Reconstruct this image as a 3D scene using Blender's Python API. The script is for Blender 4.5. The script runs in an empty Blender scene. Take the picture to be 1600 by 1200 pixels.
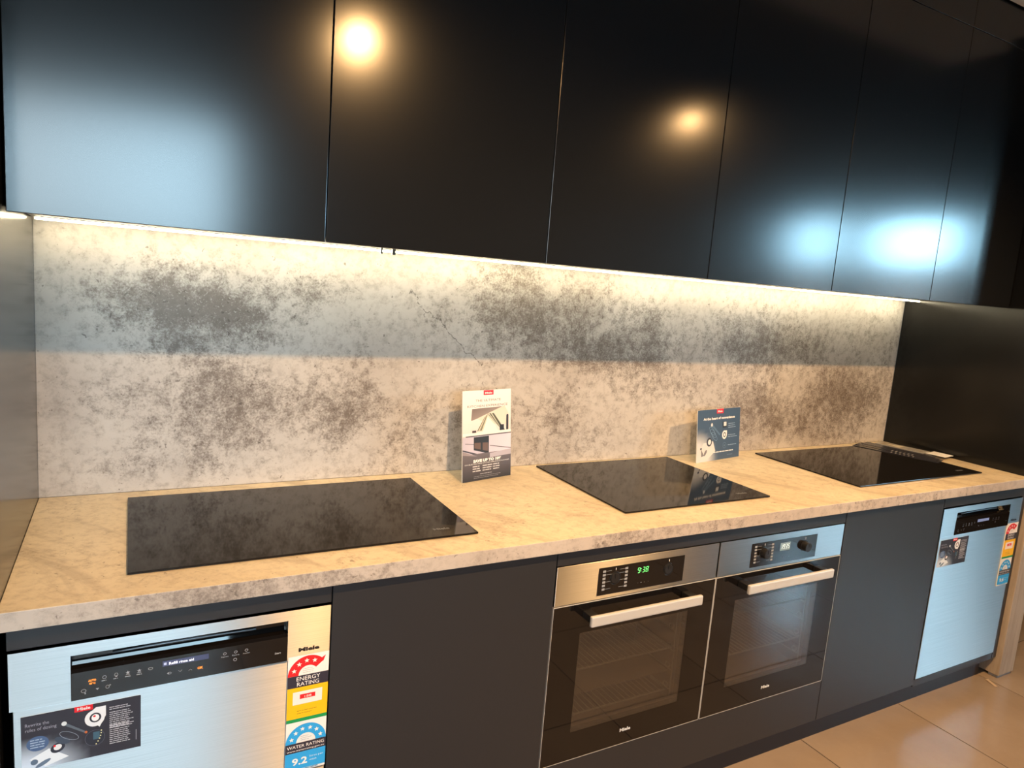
import bpy, bmesh, math, random
from mathutils import Vector, Matrix
random.seed(4)
PI = math.pi
S = bpy.context.scene
COL = S.collection

# ------------------------------------------------------------------ camera, sky, light, exposure
def cam_axes(yaw, pitch, roll):
    F = Vector((-math.sin(yaw)*math.cos(pitch), math.cos(yaw)*math.cos(pitch), math.sin(pitch)))
    R = Vector((math.cos(yaw), math.sin(yaw), 0)); U = R.cross(F)
    return R*math.cos(roll)+U*math.sin(roll), -R*math.sin(roll)+U*math.cos(roll), F
R_, U_, F_ = cam_axes(-0.5098, -0.1438, 0.0782)
cd = bpy.data.cameras.new('camera'); cam = bpy.data.objects.new('camera', cd); COL.objects.link(cam)
cam.matrix_world = Matrix(((R_.x, U_.x, -F_.x, 0.2011), (R_.y, U_.y, -F_.y, -1.4636), (R_.z, U_.z, -F_.z, 1.6013), (0, 0, 0, 1)))
cd.sensor_width = 36; cd.lens = 1083.0/1600*36; cd.clip_start = 0.02
S.camera = cam

vs = S.view_settings
vs.view_transform = 'Standard'; vs.look = 'None'; vs.gamma = 1.0; vs.use_curve_mapping = False
vs.exposure = 0.0

W = bpy.data.worlds.new('daylight'); S.world = W; W.use_nodes = True
wn, wl = W.node_tree.nodes, W.node_tree.links
bg = wn['Background']
tc = wn.new('ShaderNodeTexCoord'); sp = wn.new('ShaderNodeSeparateXYZ')
wl.new(tc.outputs['Generated'], sp.inputs[0])
def wramp(sock, stops):
    cr = wn.new('ShaderNodeValToRGB'); wl.new(sock, cr.inputs[0])
    for i, (p, c) in enumerate(stops):
        e = cr.color_ramp.elements[i]; e.position = p; e.color = c+(1,)
    return cr.outputs[0]
side = wn.new('ShaderNodeMapRange'); side.inputs[1].default_value = -0.9; side.inputs[2].default_value = 0.9; wl.new(sp.outputs['X'], side.inputs[0])
sky = wramp(side.outputs[0], ((0.35, (0.64, 0.645, 0.65)), (0.95, (1.75, 3.1, 4.0))))   # hazy white on one side, clear blue on the other
ground = wramp(sp.outputs['Z'], ((0.0, (0.28, 0.28, 0.27)), (0.02, (1.0, 1.0, 1.0))))
wm = wn.new('ShaderNodeMix'); wm.data_type = 'RGBA'; wm.blend_type = 'MULTIPLY'; wm.inputs[0].default_value = 1.0
wl.new(sky, wm.inputs[6]); wl.new(ground, wm.inputs[7]); wl.new(wm.outputs[2], bg.inputs[0])
bg.inputs[1].default_value = 12.5

LIGHT_SPOT = 245.0
LIGHT_STRIP = 36.0
SPOTS = ((1.0, -1.05, 2.53), (2.75, -1.05, 2.53))
WINDOWS = (  # wall, from, to, z0, z1
    ('rear', -2.3, 1.02, 1.0, 2.82), ('right', -4.85, -4.06, 0.06, 2.78), ('right', -3.62, -2.60, 0.06, 2.70))

def portal(name, loc, rot, w, h):
    d = bpy.data.lights.new(name, 'AREA'); d.shape = 'RECTANGLE'; d.size = w; d.size_y = h
    d.cycles.is_portal = True
    o = bpy.data.objects.new(name, d); COL.objects.link(o); o.location = loc; o.rotation_euler = rot
XR, YR, XL, YB, ZC = 8.0, -5.0, -3.0, 0.68, 2.85
for i, (wall, a, b, z0, z1) in enumerate(WINDOWS):
    if wall == 'rear': portal('window_daylight', ((a+b)/2, YR-0.02, (z0+z1)/2), (PI/2, 0, 0), b-a, z1-z0)
    else: portal('window_daylight', (XR+0.02, (a+b)/2, (z0+z1)/2), (PI/2, 0, PI/2), b-a, z1-z0)

# ------------------------------------------------------------------ helpers
def srgb(r, g, b):
    return tuple((c/255/12.92 if c/255 <= 0.04045 else ((c/255+0.055)/1.055)**2.4) for c in (r, g, b)) + (1.0,)

def mat(name, color, rough=0.5, metal=0.0, spec=0.5, emit=None, estr=0.0, aniso=0.0, coat=0.0):
    m = bpy.data.materials.new(name); m.use_nodes = True
    p = m.node_tree.nodes['Principled BSDF']
    p.inputs['Base Color'].default_value = color; p.inputs['Roughness'].default_value = rough
    p.inputs['Metallic'].default_value = metal; p.inputs['Specular IOR Level'].default_value = spec
    if emit: p.inputs['Emission Color'].default_value = emit; p.inputs['Emission Strength'].default_value = estr
    if coat: p.inputs['Coat Weight'].default_value = coat; p.inputs['Coat Roughness'].default_value = 0.05
    return m
def N(m, t, **k):
    n = m.node_tree.nodes.new(t)
    for a, v in k.items(): setattr(n, a, v)
    return n
def L(m, a, b): m.node_tree.links.new(a, b)
def P(m): return m.node_tree.nodes['Principled BSDF']
def math_(m, op, a, b=None, c=None, clamp=False):
    n = N(m, 'ShaderNodeMath', operation=op, use_clamp=clamp)
    for i, v in enumerate((a, b, c)):
        if v is None: continue
        if isinstance(v, (int, float)): n.inputs[i].default_value = v
        else: L(m, v, n.inputs[i])
    return n.outputs[0]
def mixc(m, f, a, b, blend='MIX'):
    n = N(m, 'ShaderNodeMix', data_type='RGBA', blend_type=blend)
    for i, v in ((0, f), (6, a), (7, b)):
        if isinstance(v, (int, float)): n.inputs[i].default_value = v
        elif isinstance(v, tuple): n.inputs[i].default_value = v
        else: L(m, v, n.inputs[i])
    return n.outputs[2]
def noise(m, vec, scale, detail=4, rough=0.5, dist=0.0):
    n = N(m, 'ShaderNodeTexNoise'); L(m, vec, n.inputs['Vector'])
    n.inputs['Scale'].default_value = scale; n.inputs['Detail'].default_value = detail
    n.inputs['Roughness'].default_value = rough; n.inputs['Distortion'].default_value = dist
    return n.outputs[0]
def ramp(m, v, a, b):
    n = N(m, 'ShaderNodeMapRange', interpolation_type='SMOOTHSTEP'); L(m, v, n.inputs[0])
    n.inputs[1].default_value = a; n.inputs[2].default_value = b
    return n.outputs[0]

def mesh_obj(name, bm, m, parent=None, smooth=False):
    me = bpy.data.meshes.new(name); bm.normal_update(); bm.to_mesh(me); bm.free()
    ms = m if isinstance(m, (list, tuple)) else [m]
    for x in ms: me.materials.append(x)
    if smooth:
        for p in me.polygons: p.use_smooth = True
    o = bpy.data.objects.new(name, me); COL.objects.link(o)
    if parent: o.parent = parent
    return o
def add_box(bm, x0, x1, y0, y1, z0, z1, bevel=0.0, mi=0):
    r = bmesh.ops.create_cube(bm, size=1.0)
    vs_ = r['verts']
    for v in vs_:
        v.co = Vector(((x0+x1)/2+v.co.x*(x1-x0), (y0+y1)/2+v.co.y*(y1-y0), (z0+z1)/2+v.co.z*(z1-z0)))
    fs = {f for v in vs_ for f in v.link_faces}
    for f in fs: f.material_index = mi
    if bevel:
        es = {e for v in vs_ for e in v.link_edges}
        r2 = bmesh.ops.bevel(bm, geom=list(es), offset=bevel, segments=2, profile=0.5, affect='EDGES')
        for f in r2['faces']: f.material_index = mi
def box(name, x0, x1, y0, y1, z0, z1, m, parent=None, bevel=0.0):
    bm = bmesh.new(); add_box(bm, x0, x1, y0, y1, z0, z1, bevel)
    return mesh_obj(name, bm, m, parent)
def add_cyl(bm, p0, p1, r0, r1=None, seg=20, cap=True):
    p0, p1 = Vector(p0), Vector(p1); d = p1-p0
    rot = d.to_track_quat('Z', 'Y').to_matrix().to_4x4()
    bmesh.ops.create_cone(bm, cap_ends=cap, segments=seg, radius1=r0, radius2=r0 if r1 is None else r1, depth=d.length,
                          matrix=Matrix.Translation((p0+p1)/2) @ rot)
def add_torus(bm, c, axis, R, r, seg=28, k=8):
    c = Vector(c); rot = Vector(axis).to_track_quat('Z', 'Y').to_matrix()
    rings = []
    for i in range(seg):
        a = 2*PI*i/seg
        rings.append([bm.verts.new(c + rot @ Vector(((R+r*math.cos(2*PI*j/k))*math.cos(a), (R+r*math.cos(2*PI*j/k))*math.sin(a), r*math.sin(2*PI*j/k)))) for j in range(k)])
    for i in range(seg):
        for j in range(k):
            bm.faces.new((rings[i][j], rings[(i+1) % seg][j], rings[(i+1) % seg][(j+1) % k], rings[i][(j+1) % k]))
def tube(bm, pts, r, k=6):
    for a, b in zip(pts[:-1], pts[1:]): add_cyl(bm, a, b, r, seg=k)
def thing(name, label, cat, loc=(0, 0, 0), rz=0.0, group=None):
    o = bpy.data.objects.new(name, None); COL.objects.link(o); o.location = loc; o.rotation_euler = (0, 0, rz)
    o.empty_display_size = 0.05
    return tag(o, label, cat, group)
def tag(o, label, cat, group=None):
    o['label'] = label; o['category'] = cat
    if group: o['group'] = group
    return o
def struct(o):
    o['kind'] = 'structure'; return o

# flat print: coloured shapes and lettering as real, very thin layered faces
PRINT = None
def print_mat(name, rough=0.35, emit=0.0):
    m = mat(name, (1, 1, 1, 1), rough)
    a = N(m, 'ShaderNodeAttribute', attribute_name='ink')
    L(m, a.outputs['Color'], P(m).inputs['Base Color'])
    if emit:
        L(m, a.outputs['Color'], P(m).inputs['Emission Color']); P(m).inputs['Emission Strength'].default_value = emit
    return m
class Flat:
    """2-D artwork on a plane: o + u*U + v*V, layers stepped along n"""
    def __init__(s, o, U, V, step=0.00012):
        s.o, s.U, s.V = Vector(o), Vector(U), Vector(V); s.n = s.U.cross(s.V).normalized(); s.step = step
        s.v, s.f, s.c, s.k = [], [], [], 0
    def pt(s, u, v, lift): return s.o + s.U*u + s.V*v + s.n*(s.step*lift)
    def poly(s, pts, col, lift=None):
        if lift is None: s.k += 1; lift = s.k
        i0 = len(s.v)
        for i, (u, v) in enumerate(pts):
            s.v.append(s.pt(u, v, lift)); s.c.append(col[i] if isinstance(col, list) else col)
        s.f.append(list(range(i0, i0+len(pts))))
    def rect(s, u0, v0, u1, v1, col, lift=None): s.poly([(u0, v0), (u1, v0), (u1, v1), (u0, v1)], col, lift)
    def bars(s, u0, v0, u1, n, gap, h, col):   # rows of print too small to read
        s.k += 1
        for i in range(n):
            w = (u1-u0)*random.uniform(0.72, 1.0); u = u0
            while u < u0+w:
                ww = min(random.uniform(2.5, 7)*h, u0+w-u); s.rect(u, v0-i*gap-h, u+ww, v0-i*gap, col, s.k); u += ww+0.7*h
    def arc(s, cu, cv, r0, r1, a0, a1, col, seg=24):
        s.k += 1
        for i in range(seg):
            t0, t1 = a0+(a1-a0)*i/seg, a0+(a1-a0)*(i+1)/seg
            q = [(cu+r*math.cos(t), cv+r*math.sin(t)) for r, t in ((r0, t0), (r1, t0), (r1, t1), (r0, t1))]
            s.poly(q if r0 > 0 else q[1:3]+[(cu, cv)], col, s.k)
    def star(s, cu, cv, r, col, rot=PI/2):
        s.poly([(cu+(r if i % 2 == 0 else r*0.42)*math.cos(rot+i*PI/5), cv+(r if i % 2 == 0 else r*0.42)*math.sin(rot+i*PI/5)) for i in range(10)], col)
    def ell(s, cu, cv, a, b, col, rot=0.0, seg=28):
        s.poly([(cu+a*math.cos(t)*math.cos(rot)-b*math.sin(t)*math.sin(rot), cv+a*math.cos(t)*math.sin(rot)+b*math.sin(t)*math.cos(rot)) for t in (2*PI*i/seg for i in range(seg))], col)
    def ring(s, cu, cv, a, b, w, col, rot=0.0, seg=28):
        s.k += 1; q = []
        for i in range(seg+1):
            t = 2*PI*i/seg; row = []
            for k in (1.0, 0.0):
                x, y = (a-w*k)*math.cos(t), (b-w*k)*math.sin(t)
                row.append((cu+x*math.cos(rot)-y*math.sin(rot), cv+x*math.sin(rot)+y*math.cos(rot)))
            q.append(row)
        for i in range(seg): s.poly([q[i][0], q[i][1], q[i+1][1], q[i+1][0]], col, s.k)
    def grad(s, u0, v0, u1, v1, fn, nu=10, nv=10):   # printed colour blend
        s.k += 1
        for i in range(nu):
            for j in range(nv):
                q = [(u0+(u1-u0)*(i+a)/nu, v0+(v1-v0)*(j+b)/nv) for a, b in ((0, 0), (1, 0), (1, 1), (0, 1))]
                s.poly(q, [fn((u-u0)/(u1-u0), (v-v0)/(v1-v0)) for u, v in q], s.k)
    def text(s, body, u, v, size, col, align='CENTER', width=None, shear=0.0, bold=0.0, rot=0.0):
        s.k += 1
        cu = bpy.data.curves.new('t', 'FONT'); cu.body = body; cu.size = size; cu.align_x = align; cu.resolution_u = 2
        cu.shear = shear; cu.offset = bold
        ob = bpy.data.objects.new('t', cu); COL.objects.link(ob)
        dg = bpy.context.evaluated_depsgraph_get(); me = bpy.data.meshes.new_from_object(ob.evaluated_get(dg))
        xs = [q.co.x for q in me.vertices] or [0]
        k = 1.0 if not width else width/max(1e-6, max(xs)-min(xs))
        i0 = len(s.v); ca, sa = math.cos(rot), math.sin(rot)
        for q in me.vertices:
            x, y = q.co.x*k, q.co.y
            s.v.append(s.pt(u+x*ca-y*sa, v+x*sa+y*ca, s.k)); s.c.append(col)
        for p in me.polygons: s.f.append([i0+i for i in p.vertices])
        bpy.data.objects.remove(ob); bpy.data.curves.remove(cu); bpy.data.meshes.remove(me)
    def build(s, name, m, parent):
        me = bpy.data.meshes.new(name); me.from_pydata(s.v, [], s.f)
        at = me.color_attributes.new('ink', 'FLOAT_COLOR', 'POINT')
        for i, c in enumerate(s.c): at.data[i].color = c
        me.materials.append(m); me.update()
        o = bpy.data.objects.new(name, me); COL.objects.link(o); o.parent = parent
        return o
SEG = {'0': 'abcdef', '1': 'bc', '3': 'abcdg', '5': 'acdfg', '8': 'abcdefg', '9': 'abcdfg'}
def digits(f, body, u, v, w, h, pitch, t, col, slant=0.12):   # seven-segment figures
    f.k += 1
    def bar(u0, v0, u1, v1): f.poly([(a+slant*(b-v), b) for a, b in ((u0, v0), (u1, v0), (u1, v1), (u0, v1))], col, f.k)
    g = t*0.35
    for ch in body:
        if ch == ':':
            for q in (0.28, 0.66): bar(u-pitch*0.1, v+h*q, u-pitch*0.1+t, v+h*q+t)
            u += pitch*0.3; continue
        for k in SEG[ch]:
            if k in 'agd':
                y = {'a': v+h-t, 'g': v+(h-t)/2, 'd': v}[k]; bar(u+t+g, y, u+w-t-g, y+t)
            else:
                x = u if k in 'ef' else u+w-t; y = v+h/2 if k in 'fb' else v
                bar(x, y+g, x+t, y+h/2-g)
        u += pitch
def lerp(a, b, t):
    t = max(0.0, min(1.0, t)); return tuple(x+(y-x)*t for x, y in zip(a, b))

# ------------------------------------------------------------------ materials
def satin_black(name, col, rough, bump=0.0):
    m = mat(name, col, rough)
    if bump:   # faint waviness of the sprayed lacquer
        t = N(m, 'ShaderNodeTexCoord'); n = noise(m, t.outputs['Object'], 45, 1, 0.4)
        b = N(m, 'ShaderNodeBump'); b.inputs['Strength'].default_value = 1.0; b.inputs['Distance'].default_value = bump
        L(m, n, b.inputs['Height']); L(m, b.outputs[0], P(m).inputs['Normal'])
    return m
M_UP = satin_black('satin_black_door', (0.010, 0.011, 0.013, 1), 0.17); P(M_UP).inputs['Specular IOR Level'].default_value = 0.70
M_BASE = satin_black('satin_charcoal_door', (0.020, 0.021, 0.025, 1), 0.36)
M_PANEL = satin_black('satin_black_panel', (0.007, 0.007, 0.007, 1), 0.17); P(M_PANEL).inputs['Specular IOR Level'].default_value = 0.35
M_PLINTH = mat('dark_plinth', (0.012, 0.014, 0.020, 1), 0.45)
M_CARC = mat('carcass_black', (0.02, 0.02, 0.02, 1), 0.6)
M_UNDER = mat('cabinet_underside', (0.25, 0.245, 0.235, 1), 0.5)
M_BLACKP = mat('black_plastic', (0.012, 0.012, 0.013, 1), 0.35)
M_GAP = mat('black_seal', (0.006, 0.006, 0.006, 1), 0.8)  # matt black of the cooktop seal
M_GLASSB = mat('black_glass', (0.006, 0.005, 0.005, 1), 0.035)
M_CERAMIC = mat('ceramic_glass', (0.007, 0.006, 0.006, 1), 0.05, 0.0, 0.26)
M_CHROME = mat('bright_metal', (0.75, 0.74, 0.72, 1), 0.22, 1.0)
M_SATIN = mat('satin_aluminium', (0.62, 0.61, 0.60, 1), 0.45, 0.3)
M_GRIP_REFL = mat('grip_reflection_grey', (0.20, 0.22, 0.25, 1), 0.35, 0.6)  # grey-blue of a reflection, put into the colour
M_RUBBER = mat('grey_foot', (0.25, 0.26, 0.28, 1), 0.5)
M_WHITE = mat('white_card', (0.85, 0.85, 0.85, 1), 0.5)
M_PRINT = print_mat('printed_ink', 0.4)
M_LIT = print_mat('lit_display', 0.3, 1.0)
M_LITG = print_mat('lit_green_digits', 0.3, 1.1)

def steel(name, rough):
    m = mat(name, (0.60, 0.59, 0.58, 1), rough, 1.0)
    p = P(m); p.inputs['Anisotropic'].default_value = 1.0
    v = N(m, 'ShaderNodeCombineXYZ'); v.inputs[2].default_value = 1.0
    L(m, v.outputs[0], p.inputs['Tangent'])
    t = N(m, 'ShaderNodeTexCoord'); mp = N(m, 'ShaderNodeMapping'); mp.inputs['Scale'].default_value = (3, 3, 900)
    L(m, t.outputs['Object'], mp.inputs[0]); n = noise(m, mp.outputs[0], 1.0, 3, 0.6)
    L(m, mixc(m, ramp(m, n, 0.3, 0.7), (0.44, 0.435, 0.43, 1), (0.51, 0.505, 0.50, 1)), p.inputs['Base Color'])
    return m
M_STEEL = steel('brushed_steel', 0.42)

def stone(name, plane, light, warm, dark, patches, crack=None, streak=None, rough=0.42, cov=(0.10, 0.86)):
    """printed travertine laminate: pale ground, brown-grey mottled patches, dark pits and pale flecks"""
    m = mat(name, light, rough)
    t = N(m, 'ShaderNodeTexCoord'); obj = t.outputs['Object']
    s = N(m, 'ShaderNodeSeparateXYZ'); L(m, obj, s.inputs[0])
    a = s.outputs['X']; b = s.outputs['Z' if plane == 'XZ' else 'Y']
    warp = N(m, 'ShaderNodeTexNoise'); L(m, obj, warp.inputs['Vector']); warp.inputs['Scale'].default_value = 4.0; warp.inputs['Detail'].default_value = 5.0
    ws = N(m, 'ShaderNodeSeparateColor'); L(m, warp.outputs['Color'], ws.inputs[0])
    aw = math_(m, 'ADD', a, math_(m, 'MULTIPLY', math_(m, 'SUBTRACT', ws.outputs[0], 0.5), 0.34))
    bw = math_(m, 'ADD', b, math_(m, 'MULTIPLY', math_(m, 'SUBTRACT', ws.outputs[1], 0.5), 0.26))
    mask = None
    for (cx, cy, rx, ry, amp) in patches:
        dx = math_(m, 'DIVIDE', math_(m, 'SUBTRACT', aw, cx), rx); dy = math_(m, 'DIVIDE', math_(m, 'SUBTRACT', bw, cy), ry)
        d2 = math_(m, 'ADD', math_(m, 'MULTIPLY', dx, dx), math_(m, 'MULTIPLY', dy, dy))
        g = math_(m, 'MULTIPLY', math_(m, 'POWER', 2.718, math_(m, 'MULTIPLY', d2, -1.0)), amp)
        mask = g if mask is None else math_(m, 'MAXIMUM', mask, g)
    mp0 = N(m, 'ShaderNodeMapping'); L(m, obj, mp0.inputs[0]); mp0.inputs['Rotation'].default_value = (0, 0.5, 0) if plane == 'XZ' else (0, 0, 0.5); mp0.inputs['Scale'].default_value = (1.15, 1.0, 0.8)
    n1 = noise(m, mp0.outputs[0], 6.5, 12, 0.74, 0.35); n2 = noise(m, obj, 38, 8, 0.72, 0.2); n3 = noise(m, obj, 120, 3, 0.6); n4 = noise(m, obj, 2.2, 4, 0.55)
    n5 = noise(m, obj, 150, 5, 0.75); n6 = noise(m, obj, 3.2, 3, 0.5, 0.8)
    sub = lambda v, k: math_(m, 'MULTIPLY', math_(m, 'SUBTRACT', v, 0.5), k)
    ragged = math_(m, 'ADD', math_(m, 'ADD', math_(m, 'MULTIPLY', mask, 0.95), sub(n6, 1.0)), math_(m, 'ADD', sub(n1, 1.15), math_(m, 'ADD', sub(n2, 1.35), sub(n5, 1.5))))
    cover = ramp(m, ragged, cov[0], cov[1])
    ground = mixc(m, ramp(m, n4, 0.35, 0.68), light, warm)
    ground = mixc(m, math_(m, 'MULTIPLY', ramp(m, n2, 0.42, 0.7), 0.35), ground, dark)
    col = mixc(m, math_(m, 'MULTIPLY', cover, 0.80), ground, dark)
    if streak:
        mr = N(m, 'ShaderNodeMapping'); L(m, obj, mr.inputs[0]); mr.inputs['Rotation'].default_value = (0, 0, streak[0])
        mp = N(m, 'ShaderNodeMapping'); L(m, mr.outputs[0], mp.inputs[0]); mp.inputs['Scale'].default_value = (streak[1], streak[2], 1)
        sn = noise(m, mp.outputs[0], 1.0, 7, 0.68, 0.4)
        col = mixc(m, math_(m, 'MULTIPLY', ramp(m, sn, 0.50, 0.66), streak[3]), col, dark)
        col = mixc(m, math_(m, 'MULTIPLY', ramp(m, sn, 0.46, 0.36), streak[3]*0.8), col, light)
    # dark pits, denser in the patches, and pale flecks inside them
    p1 = noise(m, obj, 75, 2, 0.5, 0.6); p2 = noise(m, obj, 190, 2, 0.5, 0.4)
    dens = math_(m, 'ADD', math_(m, 'MULTIPLY', mask, 0.05), sub(n1, 0.22))
    pit = ramp(m, math_(m, 'ADD', p1, dens), 0.70, 0.74)
    col = mixc(m, math_(m, 'MULTIPLY', pit, 0.6), col, tuple(c*0.6 for c in dark[:3])+(1,))
    fleck = math_(m, 'MULTIPLY', ramp(m, p2, 0.60, 0.68), math_(m, 'MULTIPLY', cover, ramp(m, n2, 0.40, 0.56)))
    col = mixc(m, math_(m, 'MULTIPLY', fleck, 0.5), col, light)
    if crack:
        (x0, z0), (x1, z1) = crack; ln = math.hypot(x1-x0, z1-z0); ux, uz = (x1-x0)/ln, (z1-z0)/ln
        ra, rb = math_(m, 'SUBTRACT', a, x0), math_(m, 'SUBTRACT', b, z0)
        al = math_(m, 'ADD', math_(m, 'MULTIPLY', ra, ux), math_(m, 'MULTIPLY', rb, uz))
        pe = math_(m, 'SUBTRACT', math_(m, 'MULTIPLY', rb, ux), math_(m, 'MULTIPLY', ra, uz))
        wob = math_(m, 'MULTIPLY', math_(m, 'SUBTRACT', noise(m, obj, 14, 5, 0.6), 0.5), 0.10)
        pe = math_(m, 'ABSOLUTE', math_(m, 'ADD', pe, wob))
        on = math_(m, 'MULTIPLY', math_(m, 'LESS_THAN', pe, 0.0022), math_(m, 'MULTIPLY', math_(m, 'GREATER_THAN', al, 0.0), math_(m, 'LESS_THAN', al, ln)))
        on = math_(m, 'MULTIPLY', on, ramp(m, n3, 0.38, 0.52))
        col = mixc(m, math_(m, 'MULTIPLY', on, 0.7), col, tuple(c*0.5 for c in dark[:3])+(1,))
    L(m, col, P(m).inputs['Base Color'])
    bp = N(m, 'ShaderNodeBump'); bp.inputs['Strength'].default_value = 0.12; bp.inputs['Distance'].default_value = 0.001
    L(m, n3, bp.inputs['Height']); L(m, bp.outputs[0], P(m).inputs['Normal'])
    return m
SPLASH_PATCHES = [(0.36, 1.47, 0.24, 0.12, 1.1), (0.56, 1.55, 0.20, 0.08, 0.7), (0.50, 1.20, 0.30, 0.13, 0.75), (0.78, 1.17, 0.20, 0.15, 0.75), (0.35, 1.34, 0.15, 0.06, 0.85),
     (1.50, 1.48, 0.40, 0.15, 0.75), (1.42, 1.60, 0.14, 0.06, 0.6), (1.90, 1.40, 0.40, 0.14, 0.75), (2.80, 1.44, 0.65, 0.16, 0.70), (2.05, 1.24, 0.35, 0.10, 0.5),
     (3.30, 1.18, 0.40, 0.24, 0.85), (2.65, 1.12, 0.50, 0.16, 0.66), (1.30, 1.10, 0.45, 0.15, 0.5), (0.12, 1.50, 0.14, 0.06, 0.5), (0.30, 1.03, 0.25, 0.05, 0.4)]
M_SPLASH = stone('travertine_laminate', 'XZ', (0.59, 0.56, 0.535, 1), (0.445, 0.41, 0.385, 1), (0.112, 0.084, 0.066, 1), SPLASH_PATCHES,
    crack=((0.985, 1.55), (1.27, 1.315)), cov=(0.16, 0.90))
M_EDGE = stone('travertine_edge', 'XZ', (0.54, 0.475, 0.42, 1), (0.45, 0.385, 0.335, 1), (0.17, 0.14, 0.12, 1), [(0.45, 0.93, 0.3, 0.2, 0.6), (1.6, 0.93, 0.5, 0.2, 0.4), (2.7, 0.93, 0.6, 0.2, 0.4)], cov=(0.2, 0.95))
M_TOP = stone('travertine_worktop', 'XY', (0.66, 0.57, 0.42, 1), (0.56, 0.465, 0.325, 1), (0.24, 0.175, 0.115, 1),
    [(0.05, 0.45, 0.3, 0.3, 0.2), (1.9, 0.3, 2.4, 0.5, 0.12)], streak=(0.95, 3.2, 11.0, 0.38), rough=0.40, cov=(0.20, 0.90))

def floor_mat():
    m = mat('beige_porcelain', (0.3, 0.22, 0.16, 1), 0.30)
    t = N(m, 'ShaderNodeTexCoord'); oi = N(m, 'ShaderNodeObjectInfo')
    n1 = noise(m, t.outputs['Object'], 3, 6, 0.6, 0.4); n2 = noise(m, t.outputs['Object'], 60, 3, 0.6)
    c = mixc(m, ramp(m, n1, 0.3, 0.7), (0.30, 0.235, 0.185, 1), (0.36, 0.29, 0.235, 1))
    c = mixc(m, math_(m, 'MULTIPLY', n2, 0.25), c, (0.25, 0.19, 0.15, 1))
    c = mixc(m, math_(m, 'MULTIPLY', oi.outputs['Random'], 0.25), c, (0.27, 0.215, 0.17, 1))
    L(m, c, P(m).inputs['Base Color']); L(m, math_(m, 'MULTIPLY_ADD', n1, 0.12, 0.15), P(m).inputs['Roughness'])
    return m
M_TILE = floor_mat()
M_GROUT = mat('dark_grout', (0.035, 0.03, 0.026, 1), 0.9)
def plaster(name, c, r=0.8):
    m = mat(name, c, r); t = N(m, 'ShaderNodeTexCoord'); n = noise(m, t.outputs['Object'], 90, 4, 0.6)
    b = N(m, 'ShaderNodeBump'); b.inputs['Strength'].default_value = 0.15; b.inputs['Distance'].default_value = 0.002
    L(m, n, b.inputs['Height']); L(m, b.outputs[0], P(m).inputs['Normal']); return m
M_WALL = plaster('grey_wall', (0.20, 0.20, 0.20, 1)); M_CEIL = plaster('charcoal_ceiling', (0.035, 0.038, 0.044, 1))
M_PALE = plaster('pale_ceiling', (0.80, 0.81, 0.83, 1)); M_FRAME = mat('dark_window_frame', (0.03, 0.03, 0.035, 1), 0.4)
def pane_mat():
    m = mat('window_glass', (1, 1, 1, 1)); nt = m.node_tree
    tr = N(m, 'ShaderNodeBsdfTransparent'); gl = N(m, 'ShaderNodeBsdfGlossy'); gl.inputs['Roughness'].default_value = 0.02
    fr = N(m, 'ShaderNodeFresnel'); fr.inputs[0].default_value = 1.45; mx = N(m, 'ShaderNodeMixShader')
    tr.inputs[0].default_value = (0.95, 0.97, 0.97, 1)
    L(m, fr.outputs[0], mx.inputs[0]); L(m, tr.outputs[0], mx.inputs[1]); L(m, gl.outputs[0], mx.inputs[2])
    L(m, mx.outputs[0], nt.nodes['Material Output'].inputs[0]); return m
M_PANE = pane_mat()
def oven_pane_mat():   # coated multi-pane oven window: lets a little light through, reflects more than one pane
    m = mat('tinted_oven_glass', (0.03, 0.026, 0.023, 1), 0.03, 0.0, 1.0); nt = m.node_tree
    P(m).inputs['IOR'].default_value = 1.55; P(m).inputs['Coat Weight'].default_value = 1.0; P(m).inputs['Coat Roughness'].default_value = 0.03
    tr = N(m, 'ShaderNodeBsdfTransparent'); tr.inputs[0].default_value = (0.95, 0.91, 0.87, 1); mx = N(m, 'ShaderNodeMixShader')
    mx.inputs[0].default_value = 0.62
    L(m, tr.outputs[0], mx.inputs[1]); L(m, P(m).outputs[0], mx.inputs[2])
    L(m, mx.outputs[0], nt.nodes['Material Output'].inputs[0]); return m
M_OPANE = oven_pane_mat()
M_CAV = mat('oven_enamel', (0.50, 0.45, 0.41, 1), 0.35)
M_WIRE = mat('rack_wire', (0.90, 0.86, 0.80, 1), 0.35, 0.1)
def led_mat():
    return mat('led_diffuser', (0.9, 0.9, 0.85, 1), 0.5, emit=(1.0, 0.87, 0.58, 1), estr=LIGHT_STRIP)
M_LED = led_mat()
M_LENS = mat('lamp_lens', (0.9, 0.9, 0.9, 1), 0.3, emit=(1.0, 0.66, 0.32, 1), estr=2.5)
def wood_mat():
    m = mat('pale_laminate', (0.55, 0.45, 0.35, 1), 0.5); t = N(m, 'ShaderNodeTexCoord')
    mp = N(m, 'ShaderNodeMapping'); mp.inputs['Scale'].default_value = (40, 40, 4); L(m, t.outputs['Object'], mp.inputs[0])
    n = noise(m, mp.outputs[0], 1.0, 6, 0.65)
    L(m, mixc(m, ramp(m, n, 0.35, 0.7), (0.46, 0.39, 0.32, 1), (0.36, 0.29, 0.23, 1)), P(m).inputs['Base Color']); return m
M_LEG = wood_mat()

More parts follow.
